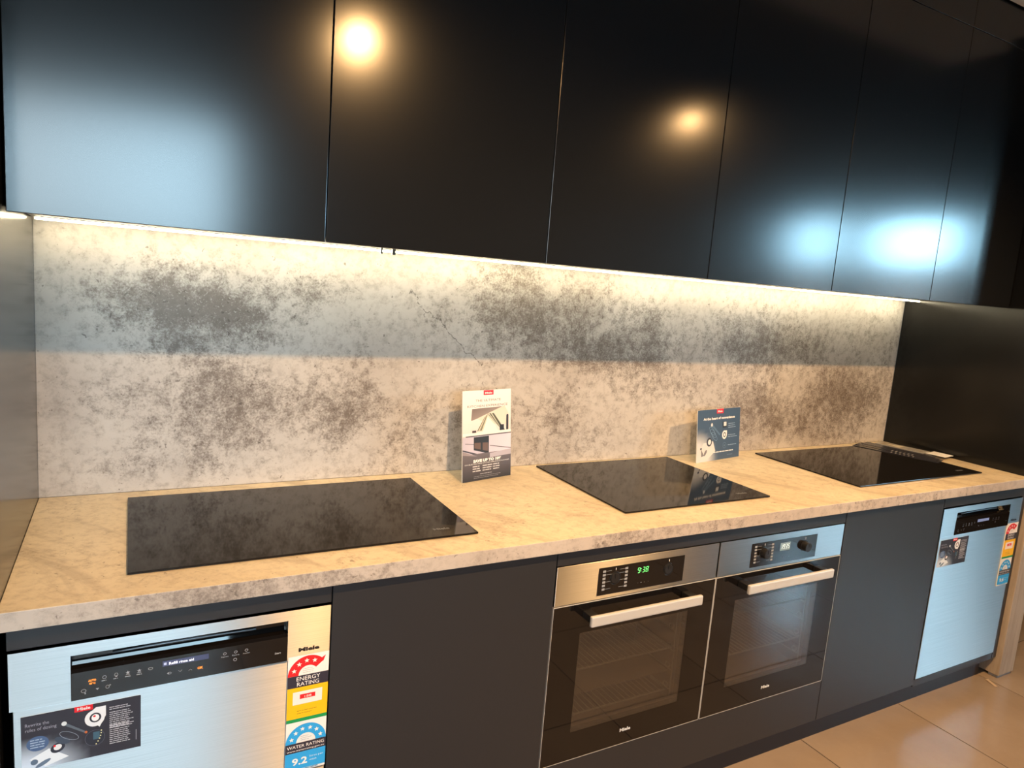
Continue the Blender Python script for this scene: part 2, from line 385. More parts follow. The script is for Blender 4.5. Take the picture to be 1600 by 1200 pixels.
# ------------------------------------------------------------------ the room
fl = struct(box('floor', XL, XR, YR, YB, -0.06, -0.0025, M_GROUT))
tm = None
for i in range(-5, 14):
    for j in range(-8, 3):
        x0, x1 = i*0.6, (i+1)*0.6; y0, y1 = -0.46+j*0.6, -0.46+(j+1)*0.6
        if x0 > XR-0.05 or y1 < YR+0.05 or (y0 > 0.1 and (x0 < 3.5 or y0 > YB-0.05)): continue
        x1 = min(x1, XR+0.004); y0 = max(y0, YR-0.004); y1 = min(y1, YB+0.004)   # tiles cut along the walls
        if tm is None:
            tm = box('tile', -0.298, 0.298, -0.298, 0.298, -0.0024, 0.0, M_TILE, fl, 0.001); o = tm
        else:
            o = tm.copy(); COL.objects.link(o); o.parent = fl
        o.location = ((x0+x1)/2, (y0+y1)/2, 0); o.scale = ((x1-x0)/0.6, (y1-y0)/0.6, 1)
def wall_with_windows(name, wall, wins):
    bm = bmesh.new(); lo, hi = (XL, XR) if wall == 'rear' else (YR, YB)
    cuts = sorted(wins); edge = lo
    def slab(a, b, z0, z1):
        if wall == 'rear': add_box(bm, a, b, YR-0.12, YR, z0, z1)
        else: add_box(bm, XR, XR+0.12, a, b, z0, z1)
    for (a, b, z0, z1) in cuts:
        slab(edge, a, -0.06, ZC); slab(a, b, -0.06, z0); slab(a, b, z1, ZC); edge = b
    slab(edge, hi, -0.06, ZC)
    return struct(mesh_obj(name, bm, M_WALL))
wall_with_windows('wall_rear', 'rear', [w[1:] for w in WINDOWS if w[0] == 'rear'])
wall_with_windows('wall_right', 'right', [w[1:] for w in WINDOWS if w[0] == 'right'])
struct(box('wall_left', XL-0.12, XL, YR, YB, -0.06, ZC, M_WALL))
struct(box('wall_back', XL, XR, YB, YB+0.12, -0.06, ZC, M_WALL))
struct(box('ceiling', XL, XR, YR, YB, ZC, ZC+0.1, M_CEIL))
struct(box('trim_1', -0.03, 3.75, -0.36, 0.18, ZC-0.018, ZC-0.0005, M_PALE, None, 0.004))
for i, (wall, a, b, z0, z1) in enumerate(WINDOWS):
    bm = bmesh.new(); t = 0.05
    def fr(u0, u1, w0, w1):
        if wall == 'rear': add_box(bm, u0, u1, YR-0.10, YR-0.04, w0, w1)
        else: add_box(bm, XR+0.04, XR+0.10, u0, u1, w0, w1)
    fr(a, b, z0, z0+t); fr(a, b, z1-t, z1); fr(a, a+t, z0+t, z1-t); fr(b-t, b, z0+t, z1-t)
    w = struct(mesh_obj('window_%d' % (i+1), bm, M_FRAME))
    if wall == 'rear': box('pane', a+t, b-t, YR-0.074, YR-0.068, z0+t, z1-t, M_PANE, w)
    else: box('pane', XR+0.068, XR+0.074, a+t, b-t, z0+t, z1-t, M_PANE, w)

struct(box('trim_3', 9.6, 9.8, -12.0, 3.0, -0.5, 2.30, plaster('added_parapet', (0.82, 0.83, 0.84, 1))))   # unseen parapet, added to dim the lower part of the right-hand windows

# track spotlights over the aisle
for i, (x, y, z) in enumerate(SPOTS):
    lab = ('black track spotlight hanging over the aisle, first from the left end panel', 'black track spotlight hanging over the aisle, in front of the middle oven run')[i]
    t = thing('track_spotlight', lab, 'spotlight', (x, y, ZC), 0, 'track spotlights over the aisle')
    box('ceiling_plate', -0.05, 0.05, -0.05, 0.05, -0.02, 0.0, M_BLACKP, t, 0.003)
    dz = z-ZC; d = Vector((0.0, 0.12, -0.99)).normalized()
    bm = bmesh.new(); add_cyl(bm, (0, 0, -0.02), (0, -0.02, dz+0.10), 0.008, seg=12); mesh_obj('stem', bm, M_BLACKP, t)
    bm = bmesh.new(); h = Vector((0, 0, dz)); add_cyl(bm, h-d*0.14, h-d*0.012, 0.045, seg=28)
    add_cyl(bm, h-d*0.012, h+d*0.012, 0.045, 0.047, seg=28, cap=False); mesh_obj('lamp_head', bm, M_BLACKP, t)
    bm = bmesh.new(); add_cyl(bm, h-d*0.0115, h-d*0.009, 0.038, seg=28); mesh_obj('lens', bm, M_LENS, t)
    ld = bpy.data.lights.new('spot_lamp', 'SPOT'); ld.energy = LIGHT_SPOT; ld.color = (1.0, 0.58, 0.24)
    ld.spot_size = math.radians(153); ld.spot_blend = 1.0; ld.shadow_soft_size = 0.022
    lo = bpy.data.objects.new('spot_lamp', ld); COL.objects.link(lo); lo.parent = t; lo.location = h+d*0.014
    lo.rotation_euler = (-d).to_track_quat('Z', 'Y').to_euler()

# ------------------------------------------------------------------ cabinetry
XP = -0.01        # inner face of the left end panel
tag(box('left_end_panel', XP-0.025, XP, -0.017, 0.664, 0.0, 2.83, M_PANEL, None, 0.0008), 'tall satin black end panel at the left of the worktop', 'end panel')
XQ = 3.606
tag(box('right_end_panel', XQ, XQ+0.02, 0.0, 0.664, 0.9455, 2.83, M_PANEL, None, 0.0008), 'tall satin black side panel at the right end of the worktop', 'end panel')
t = thing('worktop', 'long beige travertine-look worktop with square speckled front edge', 'worktop', (0, 0, 0))
sl = box('slab', XP+0.0003, 3.78, -0.0174, 0.6655, 0.9067, 0.945, [M_TOP, M_EDGE], t, 0.0015)
for p in sl.data.polygons:
    if p.normal.y < -0.6: p.material_index = 1
box('splashback', XP+0.0003, XQ-0.0003, 0.666, 0.6795, 0.9455, 1.72, M_SPLASH)
sb = bpy.data.objects['splashback']; tag(sb, 'grey-beige mottled stone-look splashback behind the worktop', 'splashback')

UY, UZ, UT = 0.1885, 1.6624, 2.692
ulab = ['tall black wall cabinet at the far left beside the end panel', 'second black wall cabinet from the left end panel', 'black wall cabinet third from the left end panel',
        'black wall cabinet above the right-hand oven, fourth from the left', 'fifth black wall cabinet, above the plain door right of the ovens', 'last black wall cabinet, against the right end panel']
def wall_cabinet(k):
    x0 = 0.6*k + (-0.006 if k == 0 else 0); x1 = 0.6*(k+1)
    t = thing('wall_cabinet', ulab[k], 'cabinet', (x0, 0, UZ), 0, 'black wall cabinets above the worktop')
    w = x1-x0
    box('carcass', 0.0008, w-0.0008, UY+0.022, 0.664, 0.014, UT-UZ, M_CARC, t)
    box('bottom_panel', 0.0008, w-0.0008, UY+0.022, 0.664, 0.0105, 0.0139, M_UNDER, t)
    box('door', 0.0012, w-0.0012, UY, UY+0.02, 0.0, UT-UZ-0.001, M_UP, t, 0.0012)
for k in range(6): wall_cabinet(k)
bh = struct(box('trim_2', XP+0.0003, XQ-0.0003, UY+0.022, 0.664, UT+0.002, 2.831, M_CARC))
for k in range(6): box('panel', 0.6*k+(-0.006 if k == 0 else 0)+0.0012, 0.6*(k+1)-0.0012, UY, UY+0.02, UT+0.002, 2.831, M_UP, bh, 0.0005)

t = thing('under_cabinet_light', 'glowing warm white strip light under the wall cabinets', 'strip light', (0, 0.595, 1.6745))
box('housing', 0.0, 3.60, -0.012, 0.012, -0.004, -0.0005, M_SATIN, t)
box('diffuser', 0.002, 3.598, -0.008, 0.008, -0.009, -0.0042, M_LED, t)
bm = bmesh.new(); add_box(bm, 0.768, 0.773, -0.30, -0.295, -0.024, -0.0005); mesh_obj('clip', bm, M_CHROME, t)
bm = bmesh.new(); add_box(bm, 0.799, 0.808, -0.30, -0.295, -0.024, -0.0005); mesh_obj('clip', bm, M_CHROME, t)

def base_cabinet(x0, label):
    t = thing('base_cabinet', label, 'cabinet', (x0, 0, 0), 0, 'plain charcoal base cabinets')
    box('carcass', 0.001, 0.599, 0.022, 0.60, 0.112, 0.9062, M_CARC, t)
    box('door', 0.0014, 0.5986, 0.0, 0.02, 0.1087, 0.905, M_BASE, t, 0.0012)
base_cabinet(0.6, 'plain charcoal cabinet between the left dishwasher and the left oven')
base_cabinet(2.4, 'plain charcoal cabinet between the right oven and the right dishwasher')
t = thing('oven_housing', 'charcoal cabinet framing the two ovens, above and below them', 'cabinet', (1.2, 0, 0))
box('top_filler', 0.0014, 1.1986, 0.0, 0.02, 0.8625, 0.905, M_BASE, t, 0.001)
box('bottom_panel', 0.0014, 1.1986, 0.0, 0.02, 0.1087, 0.2635, M_BASE, t, 0.001)
box('cabinet_floor', 0.001, 1.199, 0.022, 0.60, 0.243, 0.2625, M_CARC, t)
box('cabinet_top', 0.001, 1.199, 0.022, 0.60, 0.888, 0.9062, M_CARC, t)
box('cabinet_back', 0.001, 1.199, 0.601, 0.61, 0.112, 0.9062, M_CARC, t)
for x0, lab in ((0.0, 'narrow charcoal filler strip above the left dishwasher'), (3.0, 'narrow charcoal filler strip above the right dishwasher')):
    tag(box('filler_strip', x0+0.0014, x0+0.5986, 0.0, 0.02, 0.861, 0.905, M_BASE, None, 0.001), lab, 'filler')
tag(box('plinth', XP+0.001, 3.60, 0.046, 0.062, 0.0, 0.1075, M_PLINTH, None, 0.001), 'long dark recessed kickboard under the base units', 'kickboard')
tag(box('corner_filler', 3.6015, 3.636, 0.004, 0.06, 0.10, 0.906, M_BASE, None, 0.001), 'slim black upright filler between right dishwasher and beige leg panel', 'filler')
t = thing('leg_panel', 'beige wood-look leg panel holding up the right end of the worktop', 'leg panel', (3.646, 0, 0))
box('panel', 0.0, 0.125, -0.0165, 0.60, 0.014, 0.9062, M_LEG, t, 0.002)
box('foot', 0.006, 0.119, -0.010, 0.03, 0.0, 0.0138, M_RUBBER, t, 0.002)

# ------------------------------------------------------------------ appliances
INK_W = srgb(235, 235, 235); INK_G = srgb(150, 152, 156); RED = srgb(214, 28, 44)
def wordmark(f, u, v, h, col, width):   # the maker's name as it stands on the fronts
    f.text('Miele', u, v, h, col, 'CENTER', width, 0.0, h*0.035)

def cooktop(x0, x1, y0, y1, label):
    t = thing('induction_cooktop', label, 'cooktop', (x0, y0, 0.945), 0, 'black induction cooktops in the worktop')
    w, d = x1-x0, y1-y0
    box('seal', 0.004, w-0.004, 0.004, d-0.004, 0.0, 0.0012, M_GAP, t)
    box('glass_plate', 0.0, w, 0.0, d, 0.0012, 0.0058, M_CERAMIC, t, 0.0004)
    f = Flat((0, 0, 0.0059), (1, 0, 0), (0, 1, 0), 0.00005)
    wordmark(f, w-0.085, 0.045, 0.016, srgb(96, 98, 102), 0.045)
    f.build('lettering', M_PRINT, t)
cooktop(0.1965, 1.0017, 0.086, 0.597, 'widest black glass cooktop, nearest the left end panel')
cooktop(1.5022, 2.1248, 0.106, 0.635, 'smaller black glass cooktop in the middle, above the ovens')
cooktop(2.6016, 3.437, 0.098, 0.604, 'black glass cooktop at the right end beside the paper leaflets')

def oven(x0, label, left):
    t = thing('built_in_oven', label, 'oven', (x0, 0, 0), 0, 'built-in ovens side by side')
    # steel control fascia
    fa = box('control_panel', 0.003, 0.597, 0.0, 0.03, 0.7462, 0.8594, M_STEEL, t, 0.0012)
    di = box('display_glass', 0.1426, 0.4570, -0.0010, 0.002, 0.758, 0.8385, M_GLASSB, fa)
    f = Flat((0, -0.00105, 0), (1, 0, 0), (0, 0, 1), 0.00006)
    k1, k2, kz = 0.200, 0.396, 0.803
    for i in range(6):
        z = kz+0.024-i*0.0105
        f.rect(k1-0.044, z-0.003, k1-0.034, z+0.0035, INK_G); f.rect(k1+0.034, z-0.003, k1+0.044, z+0.0035, INK_G)
        if i in (0, 1, 3, 5):
            f.rect(k1-0.033, z, k1-0.014, z+0.0009, INK_G); f.rect(k1+0.014, z, k1+0.033, z+0.0009, INK_G)
    f.rect(k1-0.001, kz+0.024, k1+0.001, kz+0.031, INK_W); f.rect(k2-0.001, kz+0.024, k2+0.001, kz+0.031, INK_W)
    for u in (0.284, 0.296, 0.308, 0.322): f.text('o' if u == 0.296 else '-', u, 0.7745, 0.008, INK_G)
    f.build('symbols', M_PRINT, fa)['kind'] = 'stuff'
    for kx in (k1, k2):
        dep = 0.0025 if left else 0.018
        b2 = bmesh.new(); add_cyl(b2, (kx, -0.001-dep, kz), (kx, 0.0, kz), 0.0155, 0.017, seg=28)
        bmesh.ops.bevel(b2, geom=[e for e in b2.edges if abs(e.verts[0].co.y-e.verts[1].co.y) < 1e-6 and e.verts[0].co.y < -0.002], offset=0.0012, segments=2, affect='EDGES')
        add_box(b2, kx-0.0013, kx+0.0013, -0.0022-dep, -0.001-dep, kz+0.001, kz+0.013)
        add_torus(b2, (kx, -0.0014, kz), (0, 1, 0), 0.0187, 0.0008)
        mesh_obj('knob', b2, M_BLACKP, fa)
    g = Flat((0, -0.00112, 0), (1, 0, 0), (0, 0, 1), 0.00006)
    if left:
        digits(g, '9:38', 0.2790, 0.806, 0.0095, 0.0165, 0.0130, 0.0019, srgb(110, 240, 130)); g.build('clock_digits', M_LITG, fa)
    else:
        g.rect(0.2755, 0.799, 0.3235, 0.8265, srgb(98, 112, 112)); digits(g, '1935', 0.2775, 0.8045, 0.0085, 0.0165, 0.0112, 0.0019, srgb(205, 215, 210)); g.build('clock_display', M_LIT, fa)
    # door
    bm = bmesh.new(); X0, X1, Z0, Z1 = 0.003, 0.597, 0.266, 0.7425; a, b, c, d = 0.097, 0.497, 0.352, 0.655
    for q in ((X0, a, Z0, Z1), (b, X1, Z0, Z1), (a, b, Z0, c), (a, b, d, Z1)): add_box(bm, q[0], q[1], 0.0, 0.022, q[2], q[3])
    bmesh.ops.remove_doubles(bm, verts=bm.verts, dist=1e-5)
    dr = mesh_obj('oven_door', bm, M_GLASSB, t)
    bm = bmesh.new(); add_box(bm, a+0.0003, b-0.0003, 0.0004, 0.004, c+0.0003, d-0.0003); mesh_obj('window_pane', bm, M_OPANE, dr)
    bm = bmesh.new()
    add_box(bm, X0-0.0012, X0, -0.0006, 0.02, Z0, Z1+0.0015); add_box(bm, X1, X1+0.0012, -0.0006, 0.02, Z0, Z1+0.0015)
    add_box(bm, X0, X1, -0.0006, 0.02, Z1, Z1+0.0016); add_box(bm, X0, X1, -0.0006, 0.02, Z0-0.0012, Z0)
    mesh_obj('edge_trim', bm, M_SATIN, dr)
    bm = bmesh.new(); add_box(bm, 0.092, 0.497, -0.056, -0.044, 0.6975, 0.7285, 0.004); hd = mesh_obj('handle', bm, M_SATIN, dr)
    for hx in (0.10, 0.462): 
        bm = bmesh.new(); add_box(bm, hx, hx+0.028, -0.0445, 0.0, 0.701, 0.722, 0.002); mesh_obj('handle_bracket', bm, M_BLACKP, dr)
    f = Flat((0, -0.0003, 0), (1, 0, 0), (0, 0, 1), 0.00006); wordmark(f, 0.2975, 0.3065, 0.0145, srgb(225, 225, 225), 0.040); f.build('lettering', M_PRINT, dr)
    # cavity and racks
    bm = bmesh.new(); A, B, C, D, E = 0.08, 0.502, 0.33, 0.675, 0.45
    add_box(bm, A-0.01, A, 0.0225, E, C, D); add_box(bm, B, B+0.01, 0.0225, E, C, D); add_box(bm, A, B, 0.0225, E, C-0.01, C); add_box(bm, A, B, 0.0225, E, D, D+0.01); add_box(bm, A-0.01, B+0.01, E, E+0.01, C, D)
    cv = mesh_obj('cavity', bm, M_CAV, t)
    for side, x in (('l', A+0.012), ('r', B-0.012)):
        bm = bmesh.new()
        for z in (0.375, 0.44, 0.505, 0.57, 0.635): tube(bm, [(x, 0.034, z), (x, 0.42, z)], 0.0022)
        for y in (0.034, 0.22, 0.41): tube(bm, [(x+(0.004 if side == 'l' else -0.004)*-1, y, 0.355), (x, y, 0.66)], 0.0025)
        for z in (0.39, 0.455, 0.52, 0.585): add_torus(bm, (x-(0.006 if side == 'r' else -0.006), 0.046, z), (1, 0.3, 0), 0.008, 0.002, 14, 6)
        mesh_obj('side_runner', bm, M_WIRE, cv)
    for z in ((0.38, 0.52) if left else (0.44, 0.586)):
        bm = bmesh.new(); xa, xb = A+0.016, B-0.022
        tube(bm, [(xa, 0.034, z), (xb, 0.034, z), (xb, 0.41, z), (xa, 0.41, z), (xa, 0.034, z)], 0.003)
        for i in range(20):
            x = xa+0.012+i*(xb-xa-0.024)/19; tube(bm, [(x, 0.034, z+0.004), (x, 0.41, z+0.004)], 0.0015, 5)
        mesh_obj('rack', bm, M_WIRE, cv)
    if left: box('baking_tray', A+0.016, B-0.022, 0.04, 0.40, 0.436, 0.441, M_CAV, cv, 0.001)
oven(1.2, 'built-in steel and black glass oven with green clock, on the left', True)
oven(1.8, 'built-in steel and black glass oven with grey clock, on the right', False)

NAVY = srgb(40, 40, 52); MID = srgb(120, 150, 190); PALE = srgb(200, 215, 235)
def brochure_art(f, w, h):   # dosing leaflet: dark blue, appliance parts at lower left, text column at the right
    def fn(u, v):
        k = max(0.0, 1-math.hypot((u-0.02)/0.55, (v+0.05)/0.62)); return lerp(NAVY, PALE, k*1.5) if k < 0.67 else PALE
    f.grad(0, 0, w, h, fn, 16, 10)
    f.rect(0.43*w, 0.90*h, 0.585*w, 1.0*h, RED); f.text('Miele', 0.508*w, 0.925*h, 0.075*h, INK_W, 'CENTER', 0.11*w, 0, 0.0002)
    f.text('Rewrite the', 0.03*w, 0.80*h, 0.085*h, srgb(150, 150, 165), 'LEFT', 0.19*w); f.text('rules of dosing', 0.03*w, 0.71*h, 0.085*h, srgb(150, 150, 165), 'LEFT', 0.25*w)
    f.ell(0.13*w, 0.47*h, 0.09*w, 0.135*h, srgb(70, 95, 135)); f.bars(0.07*w, 0.55*h, 0.19*w, 4, 0.045*h, 0.018*h, srgb(160, 180, 205))
    # exploded dispenser
    f.poly([(0.19*w, 0.02*h), (0.06*w, 0.20*h), (0.22*w, 0.34*h), (0.38*w, 0.12*h)], srgb(222, 230, 240))
    f.ell(0.10*w, 0.14*h, 0.03*w, 0.05*h, srgb(90, 110, 135), 0.3); f.ell(0.17*w, 0.09*h, 0.07*w, 0.035*h, srgb(95, 115, 140), 0.5)
    f.ell(0.29*w, 0.32*h, 0.062*w, 0.085*h, srgb(35, 40, 55), 0.5); f.ell(0.29*w, 0.33*h, 0.035*w, 0.05*h, srgb(225, 225, 230), 0.5); f.ell(0.265*w, 0.36*h, 0.01*w, 0.02*h, RED)
    f.ell(0.33*w, 0.44*h, 0.07*w, 0.06*h, srgb(60, 72, 90), -0.5); f.ring(0.385*w, 0.50*h, 0.09*w, 0.065*h, 0.004*w, srgb(150, 160, 175), -0.55)
    f.poly([(0.335*w, 0.72*h), (0.35*w, 0.76*h), (0.53*w, 0.51*h), (0.515*w, 0.49*h)], srgb(90, 100, 112)); f.ell(0.345*w, 0.74*h, 0.022*w, 0.04*h, srgb(210, 215, 220)); f.ell(0.525*w, 0.50*h, 0.012*w, 0.025*h, srgb(190, 100, 50))
    # two round insets
    f.poly([(0.52*w, 0.79*h), (0.61*w, 0.93*h), (0.695*w, 0.93*h), (0.695*w, 0.75*h), (0.64*w, 0.55*h)], srgb(225, 228, 235)); f.ell(0.60*w, 0.73*h, 0.085*w, 0.155*h, srgb(225, 228, 235))
    f.ell(0.605*w, 0.74*h, 0.05*w, 0.09*h, srgb(40, 42, 58)); f.ell(0.605*w, 0.74*h, 0.033*w, 0.065*h, srgb(235, 235, 240)); f.ell(0.597*w, 0.77*h, 0.012*w, 0.018*h, RED)
    f.ell(0.60*w, 0.36*h, 0.085*w, 0.15*h, srgb(34, 38, 52)); f.ring(0.60*w, 0.36*h, 0.085*w, 0.15*h, 0.003*w, srgb(95, 95, 110)); f.rect(0.585*w, 0.33*h, 0.64*w, 0.47*h, srgb(58, 92, 112))
    for i in range(6): f.ell((0.655-0.003*i*i*0.6)*w, (0.48-0.048*i)*h, 0.006*w, 0.011*h, srgb(240, 230, 170), 0, 8)
    for v, n in ((0.885, 2), (0.79, 9), (0.545, 2), (0.455, 8)): f.bars(0.725*w, v*h, 0.94*w, n, 0.037*h, 0.014*h, srgb(190, 190, 200))
    f.rect(0.955*w, 0.16*h, 0.962*w, 0.36*h, srgb(140, 140, 150))
def energy_art(f, w, h, num):
    WH, BL, BK, YE, GR = srgb(246, 238, 232), srgb(45, 165, 232), srgb(48, 44, 58), srgb(252, 192, 20), srgb(20, 150, 80)
    RD = srgb(222, 32, 38); cx = w*0.5
    f.rect(0, 0, w, h, WH)
    z1, z2, z3, z4, z5, z6 = h*0.832, h*0.733, h*0.466, h*0.437, h*0.252, h*0.170
    f.arc(cx, z1, w*0.24, w*0.50, PI*0.22, PI, RD); f.poly([(cx+w*0.20, z1+w*0.30), (cx+w*0.42, z1+w*0.44), (cx+w*0.36, z1+w*0.28)], RD)
    for i in range(4):
        a = PI*(0.88-0.17*i); f.star(cx+w*0.375*math.cos(a), z1+w*0.375*math.sin(a), w*0.068, WH)
    f.bars(cx-w*0.14, z1+w*0.17, cx+w*0.14, 3, w*0.05, w*0.012, srgb(190, 180, 178))
    f.rect(0, z2, w, z1, BK); f.text('ENERGY', cx, z2+(z1-z2)*0.55, h*0.048, WH, 'CENTER', w*0.58); f.text('RATING', cx, z2+(z1-z2)*0.10, h*0.048, WH, 'CENTER', w*0.54)
    f.rect(0, z3, w, z2, YE); f.rect(w*0.14, z3+(z2-z3)*0.45, w*0.86, z3+(z2-z3)*0.86, srgb(250, 232, 225)); f.rect(w*0.31, z3+(z2-z3)*0.62, w*0.69, z3+(z2-z3)*0.76, RD)
    f.text(num[0], cx, z3+(z2-z3)*0.645, h*0.027, WH, 'CENTER', w*0.17); f.bars(w*0.25, z3+(z2-z3)*0.25, w*0.75, 2, h*0.022, h*0.005, srgb(175, 140, 30))
    f.rect(0, z4, w, z3, GR)
    f.arc(cx, z5, w*0.24, w*0.50, 0.0, PI, BL)
    for i in range(6):
        a = PI*(0.90-0.16*i); f.star(cx+w*0.375*math.cos(a), z5+w*0.375*math.sin(a), w*0.064, WH)
    f.bars(cx-w*0.14, z5+w*0.17, cx+w*0.14, 3, w*0.05, w*0.012, srgb(170, 180, 190))
    f.rect(0, z6, w, z5, BK); f.text('WATER RATING', cx, z6+(z5-z6)*0.47, h*0.038, WH, 'CENTER', w*0.92); f.text('www.waterrating.gov.au', cx, z6+(z5-z6)*0.14, h*0.022, WH, 'CENTER', w*0.92)
    f.rect(0, h*0.022, w, z6, BL); f.text(num[1], w*0.36, h*0.062, h*0.082, WH, 'CENTER', w*0.38, 0, 0.0006)
    f.text('litres per', w*0.60, h*0.105, h*0.026, srgb(200, 230, 248), 'LEFT', w*0.34); f.text('wash', w*0.60, h*0.074, h*0.026, srgb(200, 230, 248), 'LEFT', w*0.18)
    f.bars(w*0.25, h*0.018, w*0.9, 1, h*0.01, h*0.007, srgb(90, 150, 190))

def dishwasher(x0, label, num, lit):
    t = thing('dishwasher', label, 'dishwasher', (x0, 0, 0), 0, 'steel dishwashers')
    box('tub', 0.006, 0.594, 0.024, 0.58, 0.135, 0.856, M_CARC, t)
    box('toe_panel', 0.002, 0.598, 0.004, 0.02, 0.098, 0.1285, M_BLACKP, t, 0.001)
    dr = box('door', 0.008, 0.597, 0.0, 0.022, 0.132, 0.7385, M_STEEL, t, 0.0015)
    a, b, c, d = 0.101, 0.505, 0.742, 0.833
    bm = bmesh.new()
    for q in ((0.0035, a, 0.7395, 0.8559), (b, 0.5975, 0.7395, 0.8559), (a, b, d, 0.8559)): add_box(bm, q[0], q[1], -0.002, 0.022, q[2], q[3])
    bmesh.ops.remove_doubles(bm, verts=bm.verts, dist=1e-5)
    fa = mesh_obj('control_fascia', bm, M_STEEL, t)
    # recessed grip above a sloped black control panel
    bm = bmesh.new()
    prof = [(-0.0035, c-0.002), (-0.0035, 0.797), (0.001, 0.803), (0.018, 0.803), (0.0205, 0.809), (0.0205, d), (0.0215, d), (0.0215, c-0.002)]
    va = [bm.verts.new((a+0.0002, y, z)) for y, z in prof]; vb = [bm.verts.new((b-0.0002, y, z)) for y, z in prof]
    for i in range(len(prof)): 
        j = (i+1) % len(prof); bm.faces.new((va[i], vb[i], vb[j], va[j]))
    bm.faces.new(va[::-1]); bm.faces.new(vb)
    bmesh.ops.recalc_face_normals(bm, faces=bm.faces)
    cp = mesh_obj('control_panel', bm, M_GLASSB, t)
    bm = bmesh.new(); pts = []
    for i in range(13):
        u = i/12; pts.append((a+0.07+u*0.27, 0.0186-0.004*math.sin(PI*u), 0.816+0.004*math.sin(PI*u)))
    rings = [[bm.verts.new((u, y+0.0022*math.cos(2*PI*j/8), z+0.0022*math.sin(2*PI*j/8))) for j in range(8)] for u, y, z in pts]
    for ra, rb in zip(rings[:-1], rings[1:]):
        for j in range(8): bm.faces.new((ra[j], ra[(j+1) % 8], rb[(j+1) % 8], rb[j]))
    bm.faces.new(rings[0]); bm.faces.new(rings[-1][::-1]); bmesh.ops.recalc_face_normals(bm, faces=bm.faces)
    mesh_obj('grip_reflection', bm, M_GRIP_REFL, cp, True)  # bent grey tube stands in for the pale reflection in the grip recess
    f = Flat((0, -0.0036, 0), (1, 0, 0), (0, 0, 1), 0.00005); g = Flat((0, -0.0037, 0), (1, 0, 0), (0, 0, 1), 0.00005)
    ig = srgb(165, 168, 175) if lit else srgb(95, 98, 108)
    for i in range(5):
        u = 0.157+i*0.020; z = 0.7755
        if i in (0,): f.ring(u, z+0.003, 0.0036, 0.0036, 0.0008, ig, 0, 10)
        elif i == 1: f.ring(u, z+0.004, 0.0035, 0.0042, 0.0008, ig, 0, 6); f.rect(u-0.0012, z-0.001, u+0.0012, z+0.002, ig)
        elif i == 4: f.ring(u, z+0.004, 0.0045, 0.003, 0.0009, ig, 0, 12)
        else: f.star(u, z+0.004, 0.0042, ig); f.rect(u-0.0035, z-0.0005, u+0.0035, z+0.0005, ig)
        if i < 4: f.bars(u-0.005, z-0.003, u+0.005, 1, 0.003, 0.0018, ig)
    f.ring(0.122, 0.7575, 0.0045, 0.004, 0.0009, ig, 0, 10); f.rect(0.1235, 0.750, 0.1255, 0.7535, ig)
    f.poly([(0.142, 0.7585), (0.148, 0.7585), (0.145, 0.7545)], ig); f.ring(0.162, 0.7575, 0.0035, 0.004, 0.0009, ig, 0, 8); f.star(0.1665, 0.7605, 0.002, ig)
    f.ring(0.272, 0.7625, 0.0032, 0.0024, 0.0008, ig, 0, 10); f.poly([(0.2665, 0.7625), (0.270, 0.7655), (0.270, 0.7600)], ig)
    for u, s_ in ((0.291, 1), (0.310, -1)): f.poly([(u-0.0035, 0.7625+0.002*s_), (u, 0.7625-0.0015*s_), (u+0.0035, 0.7625+0.002*s_), (u+0.0030, 0.7625+0.0026*s_), (u, 0.7625-0.0004*s_), (u-0.0030, 0.7625+0.0026*s_)], ig)
    for i, lab in enumerate(('Express', 'Extra', 'AutoStart')):
        u = 0.376+i*0.0215; f.ring(u, 0.7835, 0.0035, 0.003, 0.0009, ig, 0.3, 8); f.text(lab, u, 0.7755, 0.0042, ig, 'CENTER', 0.014)
    f.ring(0.3965, 0.7665, 0.0036, 0.0036, 0.0009, ig, 0, 12); f.text('Start', 0.484, 0.761, 0.0065, srgb(215, 215, 220) if lit else ig)
    f.build('symbols', M_PRINT, cp)['kind'] = 'stuff'
    g.rect(0.2588, 0.7785, 0.345, 0.790, srgb(52, 58, 84) if lit else srgb(95, 105, 135))
    g.build('display', M_LIT, cp); g = Flat((0, -0.0038, 0), (1, 0, 0), (0, 0, 1), 0.00005)
    if lit:
        g.rect(0.261, 0.7815, 0.266, 0.7865, srgb(150, 155, 175)); g.text('Refill rinse aid', 0.270, 0.7808, 0.0078, srgb(235, 238, 250), 'LEFT', 0.046, 0, 0.0001)
        OR = srgb(255, 150, 60); g.text('AUTO', 0.1365, 0.7745, 0.0060, OR, 'CENTER', 0.013, 0, 0.0002); g.text('45°C', 0.1365, 0.7685, 0.0050, OR, 'CENTER', 0.011, 0, 0.0002); g.text('OK', 0.3285, 0.7595, 0.0070, OR, 'CENTER', 0.0105, 0, 0.0002)
        g.build('lit_symbols', M_LIT, cp)['kind'] = 'stuff'
    f = Flat((0, -0.0022, 0), (1, 0, 0), (0, 0, 1), 0.00006); f.text('Miele', 0.5515, 0.7555, 0.0125, srgb(38, 30, 26), 'CENTER', 0.046, 0, 0.0006); f.build('lettering', M_PRINT, fa)
    st = box('promotional_sticker', 0.0204, 0.2197, -0.0006, -0.0001, 0.611, 0.7245, M_WHITE, t)
    f = Flat((0.0204, -0.00065, 0.611), (1, 0, 0), (0, 0, 1), 0.00004); brochure_art(f, 0.1993, 0.1135); f.build('print', M_PRINT, st)
    es = box('rating_label', 0.5072, 0.5975, -0.0029, -0.0001, 0.461, 0.7393, M_WHITE, t)
    f = Flat((0.5072, -0.00295, 0.461), (1, 0, 0), (0, 0, 1), 0.00004); energy_art(f, 0.0903, 0.285, num)
    f.build('print', M_PRINT, es)
